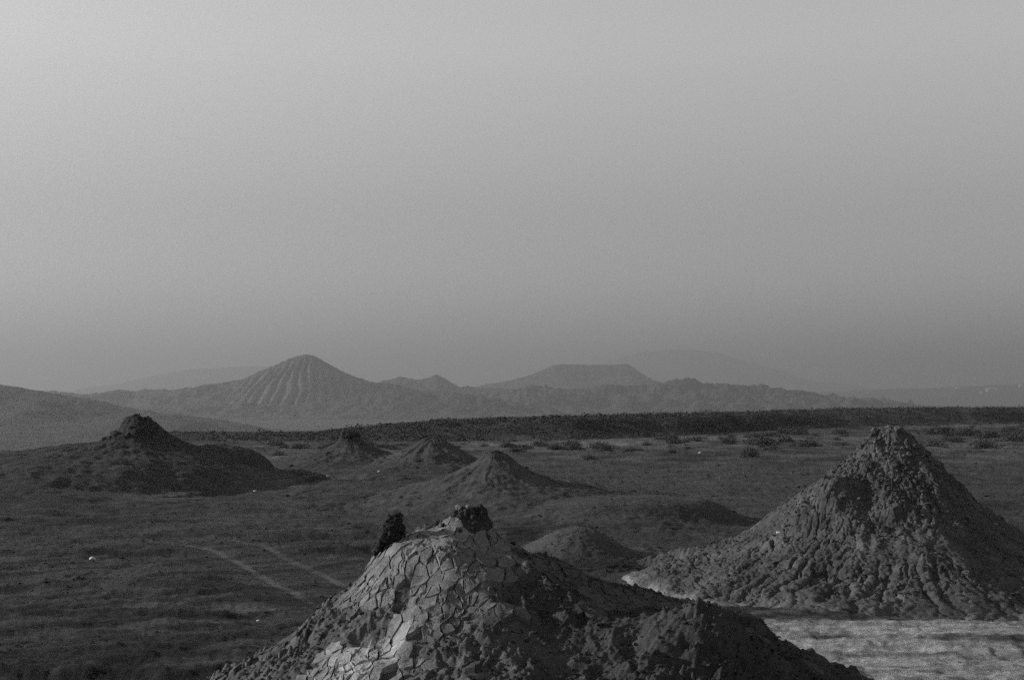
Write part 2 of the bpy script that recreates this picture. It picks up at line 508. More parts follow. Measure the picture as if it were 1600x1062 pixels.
# ------------------------------------------------------------------ the ground sheet
def build_ground():
    a_in = np.linspace(-23.5, 23.5, 660)
    a_out = np.concatenate([np.linspace(23.5, 60, 24)[1:], np.linspace(60, 300, 60)[1:-1], np.linspace(300, 336.5, 24)[:-1]])
    ang = np.radians(np.concatenate([a_in, a_out]))
    y0 = np.linspace(F * .64 * EYE / 23.0, F * .64 * EYE / 135.0, 270)
    rr = np.concatenate([np.linspace(.3, 23, 34)[:-1], F * .64 * EYE / y0, np.linspace(136, 290, 100)[1:], np.geomspace(292, 15000, 90)])
    RR, AA = np.meshgrid(rr, ang, indexing='ij')
    x = RR * np.sin(AA); y = RR * np.cos(AA)
    z = land_low(x, y) + relief(x, y)
    z = z + sst(600, 2500, RR) * 5 * fbm(x / 500, y / 300, 4, 80)
    for m in ALL:
        zz, e = m.raw(x, y)
        k = (1 - sst(.60, .80, e))
        z = np.where(e < 1, z - m.dig * k, z)
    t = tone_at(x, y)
    V = np.stack([x, y, z], -1)
    Fq = grid_faces(len(rr), len(ang), True)[:, ::-1]
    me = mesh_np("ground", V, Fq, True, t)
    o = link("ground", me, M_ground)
    o["kind"] = "structure"
    o["label"] = "dark dry mud plain with pale crusts and wheel tracks"
    return o
build_ground()

# ------------------------------------------------------------------ hills
def S(pts, d):
    return np.array([(p[0] - 800) / F * d for p in pts]), np.array([EYE - (p[1] - HOR) / F * d for p in pts])

def hill(name, label, pts, d, front, back, res, amp, nsc, seed, tone=1.0, extra=None, base=-44.0, cprof=1.3):
    X, Z = S(pts, d)
    xs = np.arange(X[0], X[-1] + res, res)
    ys = np.concatenate([np.arange(-front, 0, res * 1.5), np.arange(0, back, res * 3)])
    YY, XX = np.meshgrid(ys, xs, indexing='ij')
    zs = np.interp(XX, X, Z)
    wig = front * .22 * fbm(XX / (front * .7), YY / (front * .9), 3, seed + 3)
    v = np.where(YY < 0, 1 + np.minimum((YY + wig * np.clip(-YY / front, 0, 1) * 2) / front, 0), 1 - YY / back)
    v = np.clip(v, 0, 1)
    C = np.where(YY < 0, v ** cprof, v)
    env = C * (1 - .75 * np.exp(-(YY / (front * .10)) ** 2))
    H = np.maximum(zs - base, 2)
    z = base + H * C + amp * env * (fbm(XX / nsc, YY / nsc, 5, seed) * .8 - .5 * (1 - ridged(XX / nsc * .8, YY / nsc * .55, 4, seed + 9)))
    z = z + amp * .06 * fbm(XX / (nsc * .15), np.zeros_like(XX) + .3, 2, seed + 4) * C
    t = tone * (1 + .5 * fbm(XX / (nsc * .7), YY / (nsc * .7), 4, seed + 30))
    if extra is not None:
        z, t = extra(XX, YY, z, t, X, Z)
    z = np.where(C <= 0, base - 6, z)
    V = np.stack([XX, YY + d, z], -1)
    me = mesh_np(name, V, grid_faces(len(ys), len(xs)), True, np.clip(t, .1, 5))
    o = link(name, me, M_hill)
    o["kind"] = "structure"
    o["label"] = label
    return o

PEAK_D = 2800.0
def gullies(XX, YY, z, t, X, Z):
    px0 = (478 - 800) / F * PEAK_D
    dx = XX - px0; dy = -YY + 25
    th = np.arctan2(dx, dy)
    r = np.hypot(dx, dy)
    m = np.exp(-((dx - 25) / 125.) ** 4) * sst(-330, -240, YY) * (1 - sst(-45, -6, YY)) * sst(8, 40, r)
    sm = -44 + (np.interp(XX, X, Z) + 44) * np.clip(1 + YY / 330, 0, 1) ** 1.15
    z = np.where(YY < 0, z + np.clip(m * 1.2, 0, 1) * (sm - z) * .8, z)
    u_ = dx / (1 + r / 300)
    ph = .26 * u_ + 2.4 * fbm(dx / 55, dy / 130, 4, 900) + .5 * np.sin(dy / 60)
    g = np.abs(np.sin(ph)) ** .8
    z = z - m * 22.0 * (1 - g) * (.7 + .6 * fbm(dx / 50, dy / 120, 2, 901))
    t = t * (1 + m * (2.6 * (g - .42)))  # shade of the grooves and light on the ribs painted into the tone
    return z, t

hill("hill", "hazy gullied peak with steep striped flank", [(-500, 596), (-200, 600), (0, 604), (60, 609), (130, 611), (250, 607), (330, 600), (380, 591), (410, 577), (440, 560), (460, 555), (478, 552), (495, 555), (510, 562), (527, 573), (550, 586), (580, 594), (610, 599), (660, 606), (720, 618), (780, 640)],
     PEAK_D, 330, 500, 3.0, 34, 80, 101, 1.0, gullies, cprof=1.15)
hill("hill", "low hazy ridge with a small pointed top right of the gullied peak", [(540, 625), (570, 604), (600, 594), (625, 588), (650, 591), (665, 589), (681, 583), (700, 594), (716, 602), (760, 602), (800, 606), (850, 620)],
     3500, 380, 500, 4, 40, 130, 131, .9)
hill("hill", "nearer dim slope falling to the right at the left edge", [(-900, 560), (-400, 575), (-100, 592), (0, 600), (60, 610), (150, 624), (233, 640), (300, 650), (355, 659), (419, 675), (470, 690)],
     1500, 480, 400, 3.2, 15, 90, 151, .8, base=-44, cprof=1.2)
hill("hill", "low broken foothills under the gullied peak", [(150, 660), (210, 641), (260, 633), (300, 628), (340, 633), (380, 626), (430, 634), (480, 630), (540, 622), (590, 612), (620, 606), (650, 610), (690, 617), (730, 613), (770, 622), (820, 630), (900, 645)],
     2550, 170, 200, 2.6, 22, 42, 161, .95)
hill("hill", "flat topped mesa standing in the haze", [(700, 622), (740, 604), (800, 593), (832, 583), (866, 570), (880, 568.5), (930, 568.5), (980, 568), (988, 573), (1003, 583), (1022, 594), (1080, 605), (1160, 622)],
     4600, 520, 700, 5, 24, 120, 171, .9)
hill("hill", "long rugged badland ridge below the mesa", [(690, 628), (740, 613), (800, 606), (840, 600), (900, 603), (960, 600), (1010, 600), (1050, 591), (1075, 590), (1100, 594), (1140, 597), (1180, 598), (1215, 602), (1250, 609), (1300, 615), (1350, 620), (1420, 629), (1480, 635)],
     3000, 420, 500, 3.6, 60, 60, 191, 1.0)
hill("hill", "faint far ridge left of the gullied peak", [(60, 622), (130, 606), (200, 594), (250, 584), (300, 576), (350, 572), (400, 572), (450, 576), (520, 590), (600, 610)],
     9000, 1000, 1000, 15, 70, 440, 211, 1.1)
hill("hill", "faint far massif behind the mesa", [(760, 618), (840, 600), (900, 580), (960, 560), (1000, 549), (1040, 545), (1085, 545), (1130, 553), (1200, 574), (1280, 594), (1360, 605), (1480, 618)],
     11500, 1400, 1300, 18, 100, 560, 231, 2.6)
hill("hill", "faint low rise on the right horizon", [(1180, 622), (1280, 612), (1380, 608), (1480, 604), (1560, 600), (1640, 597), (1800, 592), (2000, 600)],
     7000, 1100, 900, 14, 26, 300, 251, .9)

# ------------------------------------------------------------------ distant buildings on the right rise
def building(px, py, d, w, dep, h, label):
    x = (px - 800) / F * d; z = EYE - (py - HOR) / F * d
    root = empty("building", (x, d, z - h), label, "building", "far town on the right horizon")
    def box(x0, x1, y0, y1, z0, z1):
        V = [(a, b, c) for c in (z0, z1) for a, b in ((x0, y0), (x1, y0), (x1, y1), (x0, y1))]
        return V, [(0, 1, 5, 4), (1, 2, 6, 5), (2, 3, 7, 6), (3, 0, 4, 7), (4, 5, 6, 7), (3, 2, 1, 0)]
    V, f = box(-w / 2, w / 2, 0, dep, -14, h)
    link("wall", mesh_np("far_wall", V, f, False), M_wall, root)
    V = [(-w / 2 - 1, -1, h + .01), (w / 2 + 1, -1, h + .01), (w / 2 + 1, dep + 1, h + .01), (-w / 2 - 1, dep + 1, h + .01), (-w / 2 + 2, dep / 2, h + 3.5), (w / 2 - 2, dep / 2, h + 3.5)]
    me = bpy.data.meshes.new("far_roof")
    me.from_pydata(V, [], [(0, 1, 5, 4), (1, 2, 5), (2, 3, 4, 5), (3, 0, 4), (3, 2, 1, 0)])
    link("roof", me, M_roof, root)
for a in ((1552, 607, 6780, 60, 18, 8, "long pale building far away on the right horizon"),
          (1534, 612, 6700, 14, 12, 7, "small pale building just left below the long far building"),
          (1596, 602, 6900, 18, 14, 10, "pale building at the right picture edge on the far rise"),
          (1497, 606, 6850, 16, 14, 8, "lone pale building left of the other far buildings")):
    building(*a)

# ------------------------------------------------------------------ the near mud volcano
def gran(x, y, sz, seed):
    """rounded granules with dark gaps"""
    f1, f2, cid = worley(x / sz + .5 * pn(x / sz * .7, y / sz * .7, seed + 3), y / sz + .5 * pn(x / sz * .7 + 9, y / sz * .7, seed + 4), seed, 1.0)
    return (1 - np.clip(f1, 0, 1) ** 2 * 1.2) * (.4 + .9 * cid) - .45

def fg_plate_zone(x, y):
    """how far the crust has cracked into plates (1) or crumbled (0)"""
    dx, dy = (x - FG.cx), (y - FG.cy)
    r = np.hypot(dx, dy)
    n = fbm(x / .55, y / .55, 3, 320)
    left = np.exp(-(((dx + .4) / .7) ** 2 + ((dy + .45) / .6) ** 2))       # upper left crust
    low = np.exp(-(((dx + 1.0) / .5) ** 2 + ((dy + 1.65) / .45) ** 2)) * 1.15   # pale plates low on the left
    right = np.exp(-(((dx - 1.5) / 1.2) ** 2 + ((dy + .35) / .75) ** 2)) * 1.25
    mid = np.exp(-(((dx + .05) / .3) ** 2 + ((dy + 1.1) / .45) ** 2)) * .9
    crest = np.exp(-(((dx + 1.4) / .9) ** 2 + ((dy + .25) / .35) ** 2)) * .75
    knob = np.exp(-(((dx - 2.35) / .6) ** 2 + ((dy + 1.9) / .8) ** 2))
    return crest + left + low + right + mid + 1.2 * n - knob * 1.5 - 1.2 * (r < .25)

def fg_base(x, y):
    return .10 * fbm(x / .55, y / .55, 3, 301)

def fg_detail(x, y, e, th):
    fade = sst(.0, .015, e)
    pz = sst(.15, .5, fg_plate_zone(x, y))
    m = sst(-.3, .2, fbm(x / .8, y / .8, 3, 303))
    rough = .05 * fbm(x / .2, y / .2, 5, 302, .62) + m * (.09 * gran(x, y, .17, 304) + .06 * gran(x, y, .07, 305) + .06 * (ridged(x / .11, y / .11, 4, 308, .6) - .5)) + .025 * gran(x, y, .04, 307)
    # hollows where crust has fallen out
    hol = sst(.12, .4, fbm(x / .45 + 7, y / .45, 3, 309))
    rough = rough - .10 * hol
    # radial mud runs on the right knob
    kx, ky = FG.bumps[0][0], FG.bumps[0][1]
    dx, dy = x - kx, y - ky - .25
    kr = np.hypot(dx, dy); ka = np.arctan2(dy, dx)
    k = np.exp(-(kr / .95) ** 4)
    rough = rough + k * .08 * (fbm(ka * 5.5, kr * 2.2, 4, 306))
    return (fg_base(x, y) + rough * (1 - .85 * pz) - .025 * pz) * fade

def fg_tone(x, y, e, th, tone):
    dx, dy = (x - FG.cx), (y - FG.cy)
    r = np.hypot(dx, dy)
    t = 2.2 + 1.3 * fbm(x / .7, y / .7, 4, 330)
    t = t * (1 - .5 * (1 - sst(.18, .42, r + .1 * fbm(x / .2, y / .2, 3, 331))))     # wet plug
    t = t * (1 - .45 * sst(.1, .9, dx))  # lit left flank and shaded right side painted into the tone
    return np.clip(t, .25, 3)

fg_root, fg_slope = build_mound("mud_volcano", "large cracked mud volcano in the foreground with a dark crusted tip", FG, 410, 620, M_fg, fg_detail, fg_tone, R(160), R(380), .85)

def fgz(x, y):
    x = np.asarray(x, float); y = np.asarray(y, float)
    return FG.z(x, y, False) + fg_base(x, y)

def clip_poly(poly, mx, my, nx, ny):
    out = []
    n = len(poly)
    for i in range(n):
        a = poly[i]; b = poly[(i + 1) % n]
        da = (a[0] - mx) * nx + (a[1] - my) * ny
        db = (b[0] - mx) * nx + (b[1] - my) * ny
        if da <= 0: out.append(a)
        if (da < 0 < db) or (db < 0 < da):
            t = da / (da - db)
            out.append((a[0] + t * (b[0] - a[0]), a[1] + t * (b[1] - a[1])))
    return out

def cells(seeds, big):
    seeds = np.asarray(seeds)
    res = []
    for i, (sx, sy) in enumerate(seeds):
        d = np.hypot(seeds[:, 0] - sx, seeds[:, 1] - sy)
        nb = np.argsort(d)[1:16]
        poly = [(sx - big, sy - big), (sx + big, sy - big), (sx + big, sy + big), (sx - big, sy + big)]
        for j in nb:
            qx, qy = seeds[j]
            L = d[j]
            poly = clip_poly(poly, (sx + qx) / 2, (sy + qy) / 2, (qx - sx) / L, (qy - sy) / L)
            if len(poly) < 3: break
        res.append(poly)
    return res

def plate_geo(poly, zf, gap, thick, tilt, g, curl=.009, sink=.05):
    """one mud plate: wandering cracked outline, curled top, real thickness"""
    P = np.array(poly)
    Q = []
    for i in range(len(P)):
        a = P[i]; b = P[(i + 1) % len(P)]
        k = max(1, int(round(np.linalg.norm(b - a) / .055)))
        for q in range(k): Q.append(a + (b - a) * (q / k))
    Q = np.array(Q)
    if len(Q) > 13: Q = Q[np.linspace(0, len(Q), 13, endpoint=False).astype(int)]
    # neighbours share this wandering, so the cracks between them stay open slits
    wx = .03 * pn(Q[:, 0] / .13, Q[:, 1] / .13, 351) + .012 * pn(Q[:, 0] / .05, Q[:, 1] / .05, 353)
    wy = .03 * pn(Q[:, 0] / .13, Q[:, 1] / .13, 352) + .012 * pn(Q[:, 0] / .05, Q[:, 1] / .05, 354)
    Q = Q + np.column_stack([wx, wy])
    c = Q.mean(0)
    dd = np.linalg.norm(Q - c, axis=1)
    mean = dd.mean()
    n = len(Q)
    Q = c + (Q - c) * np.clip(1 - gap * g.uniform(.5, 1.6, n) / np.maximum(dd, .02), .4, 1)[:, None]
    ring = c + (Q - c) * .62
    cz = float(zf(c[0], c[1]))
    lift = thick * (1 + tilt[2])
    def top(p, k):
        return zf(p[:, 0], p[:, 1]) + lift + (p[:, 0] - c[0]) * tilt[0] + (p[:, 1] - c[1]) * tilt[1] + k
    zt = top(Q, curl * g.uniform(-1.0, 1.6, n))
    zr = top(ring, g.normal(0, .007, n))
    zb = zf(Q[:, 0], Q[:, 1]) - sink
    Qb = c + (Q - c) * 1.03
    V = np.concatenate([np.column_stack([Q, zt]), np.column_stack([ring, zr]), [[c[0], c[1], cz + lift + g.normal(0, .006)]], np.column_stack([Qb, zb])])
    Fc, sm = [], []
    for i in range(n):
        j = (i + 1) % n
        Fc += [(i, j, n + j), (i, n + j, n + i), (n + i, n + j, 2 * n), (2 * n + 1 + i, 2 * n + 1 + j, j), (2 * n + 1 + i, j, i)]
    return V, np.array(Fc), c, mean

def orient(V, Fc):
    a = V[Fc[2][0]]; b = V[Fc[2][1]]; c = V[Fc[2][2]]
    if np.cross(b - a, c - a)[2] < 0:
        Fc = Fc[:, ::-1]
    return Fc

def fg_plates():
    g = np.random.default_rng(11)
    seeds = []
    ext = 4.4
    cand = g.uniform(-ext, ext, (40000, 2))
    cand[:, 1] = g.uniform(-4.3, .9, 40000)
    grid = {}
    for (dx, dy) in cand:
        x, y = FG.cx + dx, FG.cy + dy
        px = 800 + F * x / y
        if px < 280 or px > 1420: continue
        sp = .045 + .11 * max(0., float(pn(x / .32, y / .32, 340)) + .2) + .045 * random.random() ** 2
        if dx > .5: sp *= 1.2
        kx, ky = int(dx // .4), int(dy // .4)
        ok = True
        for a in (-1, 0, 1):
            for b in (-1, 0, 1):
                for (ux, uy, us) in grid.get((kx + a, ky + b), ()):
                    if math.hypot(ux - dx, (uy - dy) * .8) < max(sp, us) * .96:
                        ok = False; break
                if not ok: break
            if not ok: break
        if ok:
            grid.setdefault((kx, ky), []).append((dx, dy, sp)); seeds.append((dx, dy))
    sd = np.array(seeds)
    X, Y = FG.cx + sd[:, 0], FG.cy + sd[:, 1]
    zone = fg_plate_zone(X, Y)
    polys = cells(np.column_stack([X, Y]), .4)
    out = []
    for i, poly in enumerate(polys):
        if len(poly) < 3 or zone[i] < .30 + .4 * abs(g.normal(0, .4)): continue
        x, y = X[i], Y[i]
        # crusts stuck to the surface, some lifted at one edge
        loose = float(np.clip(.75 - zone[i], 0, .6))
        tilt = (g.normal(0, .03 + .15 * loose), g.normal(0, .03 + .15 * loose), g.uniform(-.3, .5 + loose))
        V, Fc, c, mean = plate_geo(poly, fgz, g.uniform(.005, .012), g.uniform(.008, .022), tilt, g)
        dx, dy = c[0] - FG.cx, c[1] - FG.cy
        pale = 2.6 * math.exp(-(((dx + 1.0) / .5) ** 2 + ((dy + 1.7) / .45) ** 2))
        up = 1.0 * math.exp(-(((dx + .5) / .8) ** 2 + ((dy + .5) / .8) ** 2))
        tone = (2.0 + 2.4 * pale + 2.8 * up) * g.uniform(.8, 1.2) * (.75 if dx > .6 else 1)  # low left crust pale; sunlit upper left and shaded right painted in
        # size on the picture: near, large plates first; those behind the crest last
        vis = mean * 15 / c[1] * (1 if dy < .15 + abs(dx) * .05 else .2)
        out.append((vis, V, orient(V, Fc), c, tone))
    out.sort(key=lambda q: -q[0])
    for k, (vis, V, Fc, c, tone) in enumerate(out[:300]):
        cz = V[:, 2].mean()
        me = mesh_np("mud_plate", V - np.array([c[0], c[1], cz]), Fc, np.arange(len(Fc)) % 5 < 3)
        nn = (len(V) - 1) // 3
        ev = np.zeros(len(me.edges) * 2, np.int32); me.edges.foreach_get("vertices", ev); ev = ev.reshape(-1, 2)
        sh = me.attributes.new("sharp_edge", 'BOOLEAN', 'EDGE')
        sh.data.foreach_set("value", (ev < nn).all(1))
        o = link("plate", me, M_plate, fg_root)
        o.location = (c[0] - FG.cx, c[1] - FG.cy, cz)
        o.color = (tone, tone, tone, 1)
    rest = out[300:]
    if rest:
        Vs, Fs, Ts, off = [], [], [], 0
        for (vis, V, Fc, c, tone) in rest:
            Vs.append(V - np.array([FG.cx, FG.cy, 0])); Fs.append(Fc + off); off += len(V); Ts.append(np.full(len(V), tone))
        o = link("small_plates", mesh_np("small_plates", np.concatenate(Vs), np.concatenate(Fs), False, np.concatenate(Ts)), M_plateA, fg_root)
        o["kind"] = "stuff"
    print("plates", len(out))
fg_plates()

def fg_crumbs():
    g = np.random.default_rng(12)
    n = 22000
    dx = g.uniform(-4.4, 4.4, n); dy = g.uniform(-4.3, .8, n)
    x, y = FG.cx + dx, FG.cy + dy
    zone = fg_plate_zone(x, y) + g.normal(0, .25, n)
    keep = (zone < .35) & (np.hypot(dx, dy) > .25)
    dens = fbm(x / .6, y / .6, 3, 350)
    keep &= g.uniform(-.5, .6, n) < dens + .1
    x, y = x[keep], y[keep]
    s = g.gamma(1.6, .0055, len(x)) + .005
    s = np.minimum(s, .05)
    e = np.hypot(x - FG.cx, y - FG.cy) / FG.rmax
    z = FG.z(x, y, False) + fg_detail(x, y, e, 0) + s * .2
    V, Fc = crumb_arrays(np.column_stack([x - FG.cx, y - FG.cy, z]), s, 13)
    t = np.repeat(g.uniform(.7, 1.5, len(x)) * np.where(g.random(len(x)) < .06, 1.7, 1), 12)
    o = link("crumbs", mesh_np("crumbs", V, Fc, False, t), M_fg, fg_root)
    o["kind"] = "stuff"
fg_crumbs()

# crusted tip of the near mound: dark wet lumps and two pale horns
LUMPS = [lump_mesh("clod", 400 + i, (1, .9, .8), .4, 2) for i in range(7)]
SMALL = [lump_mesh("small_clod", 420 + i, (1, .9, .8), .3, 1) for i in range(6)]
for me in LUMPS + SMALL: me.materials.append(M_clod)

def clod(root, base, x, y, z, s, tone, meshes, g, name="clod", sc=None):
    o = link(name, meshes[int(g.integers(len(meshes)))], None, root)
    o.location = (x - base.cx, y - base.cy, z)
    k = (s, s * g.uniform(.8, 1.1), s * g.uniform(.8, 1.3)) if sc is None else sc
    o.scale = k
    o.rotation_euler = (g.uniform(-.5, .5), g.uniform(-.5, .5), g.uniform(0, 6.28))
    o.color = (tone, tone, tone, 1)
    return o
g5 = np.random.default_rng(55)
for k in range(46):
    a = g5.uniform(R(170), R(370)); r = abs(g5.normal(0, .16)) + .03
    x = FG.cx + r * math.cos(a) + .02; y = FG.cy + r * math.sin(a)
    s = float(g5.uniform(.018, .05))
    clod(fg_root, FG, x, y, float(FG.z(np.array(x), np.array(y), False)) + s * .1, s, float(g5.uniform(.5, 1.1)) if g5.random() < .85 else 2.0, LUMPS, g5)
for (px, py, s, tone) in ((716, 793, .042, 4.5), (733, 793, .045, 4.2), (724, 799, .035, 3.5), (738, 800, .03, 3.5), (745, 797, .05, .5)):
    y = 14.95
    x = (px - 800) / F * y
    o = clod(fg_root, FG, x, y, EYE - (py - HOR) / F * y, s, tone, LUMPS, g5, "horn", (s * .9, s * .8, s * 1.25))
    o["label"] = "small upright clod on the crater tip"

# upright dark clump leaning out of the left crest
def upright_clump():
    y = 14.75
    x = (610 - 800) / F * y
    z0 = float(fgz(x, y)) - .10
    root = empty("mud_clump", (x, y, z0), "dark ragged upright lump of mud on the left crest of the near mound", "mud clump")
    g = np.random.default_rng(77)
    import bmesh
    bm = bmesh.new()
    bmesh.ops.create_icosphere(bm, subdivisions=5, radius=1)
    co = np.array([v.co[:] for v in bm.verts])
    u = np.arctan2(co[:, 1], co[:, 0]); h = co[:, 2]
    n = .30 * fbm(co[:, 0] * 1.6 + 4, h * 1.6 + co[:, 1], 3, 511) + .24 * gran(co[:, 0] * 1.1 + co[:, 1] * .6, h * 2.0, .42, 512) + .16 * gran(co[:, 0] * 1.1 - co[:, 1] * .7, h * 2.0, .2, 513)
    co = co * (1 + n)[:, None] * np.array([.125, .11, .175])
    co[:, 0] += (co[:, 2]) * .30 - .02 * np.sin(co[:, 2] * 16)
    for v, c in zip(bm.verts, co): v.co = c
    for f in bm.faces: f.smooth = True
    me = bpy.data.meshes.new("clump_core"); bm.to_mesh(me); bm.free()
    me.materials.append(M_clod)
    o = link("core", me, None, root); o.location = (0, 0, .215); o.color = (.75, .75, .75, 1)
    for (dx, dz, s, t) in ((-.12, .06, .05, 1.1), (-.09, .10, .06, .5), (.04, .09, .07, .4), (-.15, .02, .045, 1.0), (.0, .05, .07, .5), (-.03, .28, .028, 1.3), (.075, .40, .035, .4)):
        c = link("knob", LUMPS[int(g.integers(7))], None, root)
        c.location = (dx, -.05 + g.uniform(-.03, .03), dz); c.scale = (s, s * .9, s * 1.1)
        c.rotation_euler = (g.uniform(0, 3), g.uniform(0, 3), g.uniform(0, 3)); c.color = (t, t, t, 1)
upright_clump()

# ------------------------------------------------------------------ the right hand cone
def rc_detail(x, y, e, th):
    r = e * RC.rmax
    th = np.mod(th, 2 * math.pi)
    up = 1 - sst(.0, .75, e)
    edge = 1 - sst(.80, .97, e + .10 * fbm(x / .9, y / .9, 3, 626))
    z = .16 * fbm(x / 1.1, y / 1.1, 5, 601) * sst(0, .1, e) * (.4 + .6 * up)
    u = th * 3.0 + .22 * fbm(x / .6, y / .6, 4, 604); v = r * .9 + .3 * fbm(x / .6 + 5, y / .6, 4, 609)
    f1, f2, cid = worley(u * 4.6, v * 3.3, 602, 1.0)
    lob = np.clip(.5 + 1.5 * fbm(x / 1.5, y / 1.5, 4, 603), 0, 1.2)
    z = z + lob * edge * sst(.02, .1, e) * (.07 * (cid - .3) - (.09 + .05 * sst(.4, .6, e)) * (1 - sst(.0, .15, f2 - f1)))
    patch = sst(-.1, .25, fbm(x / 1.5, y / 1.5, 4, 623))
    # crumbled lumps, strongest near the tip
    lump = sst(-.1, .3, fbm(x / 1.1, y / 1.1, 4, 610)) * (1 - .55 * sst(.3, .6, e))
    z = z + (.16 * gran(x, y, .30, 605) * (.35 + .65 * (1 - sst(.05, .3, e))) + .085 * gran(x, y, .13, 606) * lump) * (.5 + .5 * up) * edge * (1 - .75 * sst(.35, .6, e)) * sst(0, .02, e)
    z = z + .10 * sst(.05, .3, e) * edge * fbm(th * 8, r * .35, 3, 608) * (1 - .6 * sst(.35, .6, e)) + .02 * fbm(x / .1, y / .1, 2, 607) + .12 * sst(.05, .2, e) * (1 - sst(.4, .6, e)) * (ridged(x / .7, y / .7, 5, 627, .6) - .5) + (.07 * (ridged(x / .5, y / .5, 5, 615, .62) - .5) + .07 * fbm(x / .25, y / .25, 4, 616, .65)) * edge * (1 - .7 * sst(.3, .55, e)) + sst(.3, .55, e) * edge * (.035 * (ridged(th * 5 + .35 * fbm(x / .7, y / .7, 3, 620), r * .55, 4, 619) - .5) + .035 * fbm(x / .16, y / .16, 3, 621, .65) + patch * (.09 * (ridged(x / .45, y / .45, 5, 624, .62) - .5) + .02 * gran(x, y, .16, 625)))
    # mud tongues with levees low on the front left
    for (ta, wid) in ((R(247), .035), (R(239), .028), (R(233), .025), (R(228), .03), (R(222), .03), (R(256), .03), (R(266), .03), (R(276), .03)):
        c = ta + .03 * np.sin(r * 1.3 + ta * 9)
        q = (th - c + .05 * fbm(x / .6, y / .6, 3, 614)) * r / (wid * 5.5)
        k = .8 * np.exp(-q ** 4) - 1.5 * np.exp(-((np.abs(q) - 1.2) / .2) ** 2)
        z = z + .06 * k * sst(.50, .62, e) * (1 - sst(.74, .92, e))
    return z

def rc_tone(x, y, e, th, tone):
    body = 1 - sst(.84, .96, e + .05 * fbm(x / .8, y / .8, 3, 612))
    t = 1.75 + 1.2 * fbm(x / .9, y / .9, 4, 611)
    pale = np.exp(-(((x - RC.cx + 1.75) / .7) ** 2 + ((y - RC.cy + 5.4) / .6) ** 2)) * .9
    t = t + pale * np.clip(1 + fbm(x / .25, y / .25, 3, 613) * 1.5, 0, 2)
    thm = np.mod(th, 2 * math.pi)
    ring = np.exp(-((e - .93 + .05 * fbm(x / .7, y / .7, 3, 617)) / .05) ** 2) * (sst(R(178), R(186), thm) * (1 - sst(R(228), R(238), thm)) + .45 * sst(R(228), R(240), thm) * (1 - sst(R(285), R(295), thm)) + .6 * sst(R(285), R(295), thm) * (1 - sst(R(325), R(340), thm)))
    t = t * body + tone * (1 - body) + 3.6 * ring * np.clip(.9 + 1.2 * fbm(x / .25, y / .2, 3, 618), .1, 2)
    return np.clip(t, .25, 8)

rc_root, _ = build_mound("mud_volcano", "tall dark pointed mud cone at the right with lumpy flows down its front", RC, 350, 680, M_mound, rc_detail, rc_tone, 0, 2 * math.pi, .9)

def rc_clods():
    g = np.random.default_rng(21)
    k = 0
    tries = 0
    placed = []
    while k < 240 and tries < 5000:
        tries += 1
        r = abs(g.normal(0, 1.0)) * 1.5 + .1
        a = g.uniform(R(150), R(345))
        if r > 4.2: continue
        if r > 1.6 and g.random() < .5 and not (R(225) < a < R(300)): continue
        x = RC.cx + r * math.cos(a); y = RC.cy + r * math.sin(a)
        s = g.uniform(.05, .11) * (1.25 if r < 1.0 else .75)
        if any(math.hypot(x - q[0], y - q[1]) < (s + q[2]) * .75 for q in placed): continue
        placed.append((x, y, s))
        e = np.array(r / RC.rmax)
        z = float(RC.z(np.array(x), np.array(y)) + rc_detail(np.array(x), np.array(y), e, np.array(a)))
        clod(rc_root, RC, x, y, z - s * .1, s, float(g.uniform(1.3, 2.8)), SMALL, g)
        k += 1
    n = 14000
    r = np.sqrt(g.random(n)) * RC.rmax * .86; a = g.uniform(R(150), R(390), n)
    x = RC.cx + r * np.cos(a); y = RC.cy + r * np.sin(a)
    keep = g.uniform(-.35, .35, n) < fbm(x / .8, y / .8, 4, 622) * 1.3 + .15 - .75 * (r / RC.rmax)
    r, a, x, y = r[keep], a[keep], x[keep], y[keep]
    s = np.minimum(g.gamma(1.8, .011, len(x)) + .010, .08)
    z = RC.z(x, y) + rc_detail(x, y, r / RC.rmax, a) + s * .2
    V, Fc = crumb_arrays(np.column_stack([x - RC.cx, y - RC.cy, z]), s, 23)
    o = link("crumbs", mesh_np("cone_crumbs", V, Fc, False, np.repeat(g.uniform(1.1, 2.6, len(x)), 12)), M_mound, rc_root)
    o["kind"] = "stuff"
rc_clods()

# ------------------------------------------------------------------ the mounds of the middle distance
def mid_detail(seed, amp=1.0, plug=.12):
    md_soft = plug < .01
    def f(x, y, e, th):
        up = 1 - sst(plug * .6, plug * 1.6, e)
        z = amp * (.10 * fbm(x / 1.6, y / 1.6, 5, seed) + .05 * fbm(x / .45, y / .45, 3, seed + 1)) * (1 - sst(.35, .8, e))
        z = z + amp * .22 * up * fbm(x / .55, y / .55, 4, seed + 2) + .02 * fbm(x / .2, y / .2, 2, seed + 3)
        rr_ = e * 14
        z = z + amp * sst(.04, .2, e) * (1 - sst(.45, .85, e)) * (.06 * fbm(th * 5 + .3 * fbm(x / 2, y / 2, 2, seed + 8), rr_ * .35, 4, seed + 5) + .09 * (ridged(x / 1.1, y / 1.1, 4, seed + 6, .6) - .5)) * (.4 if md_soft else 1)
        return z
    return f
def mid_tone(plug, dark, base=1.0):
    def f(x, y, e, th, tone):
        k = 1 - sst(plug, plug * 2.2, e)
        body = 1 - sst(.15, .85, e)
        t = tone * (1 - body) + body * (base + .55 * fbm(x / 2, y / 1.5, 5, 660, .6))
        return np.clip(t * (1 - dark * k), .2, 4)
    return f
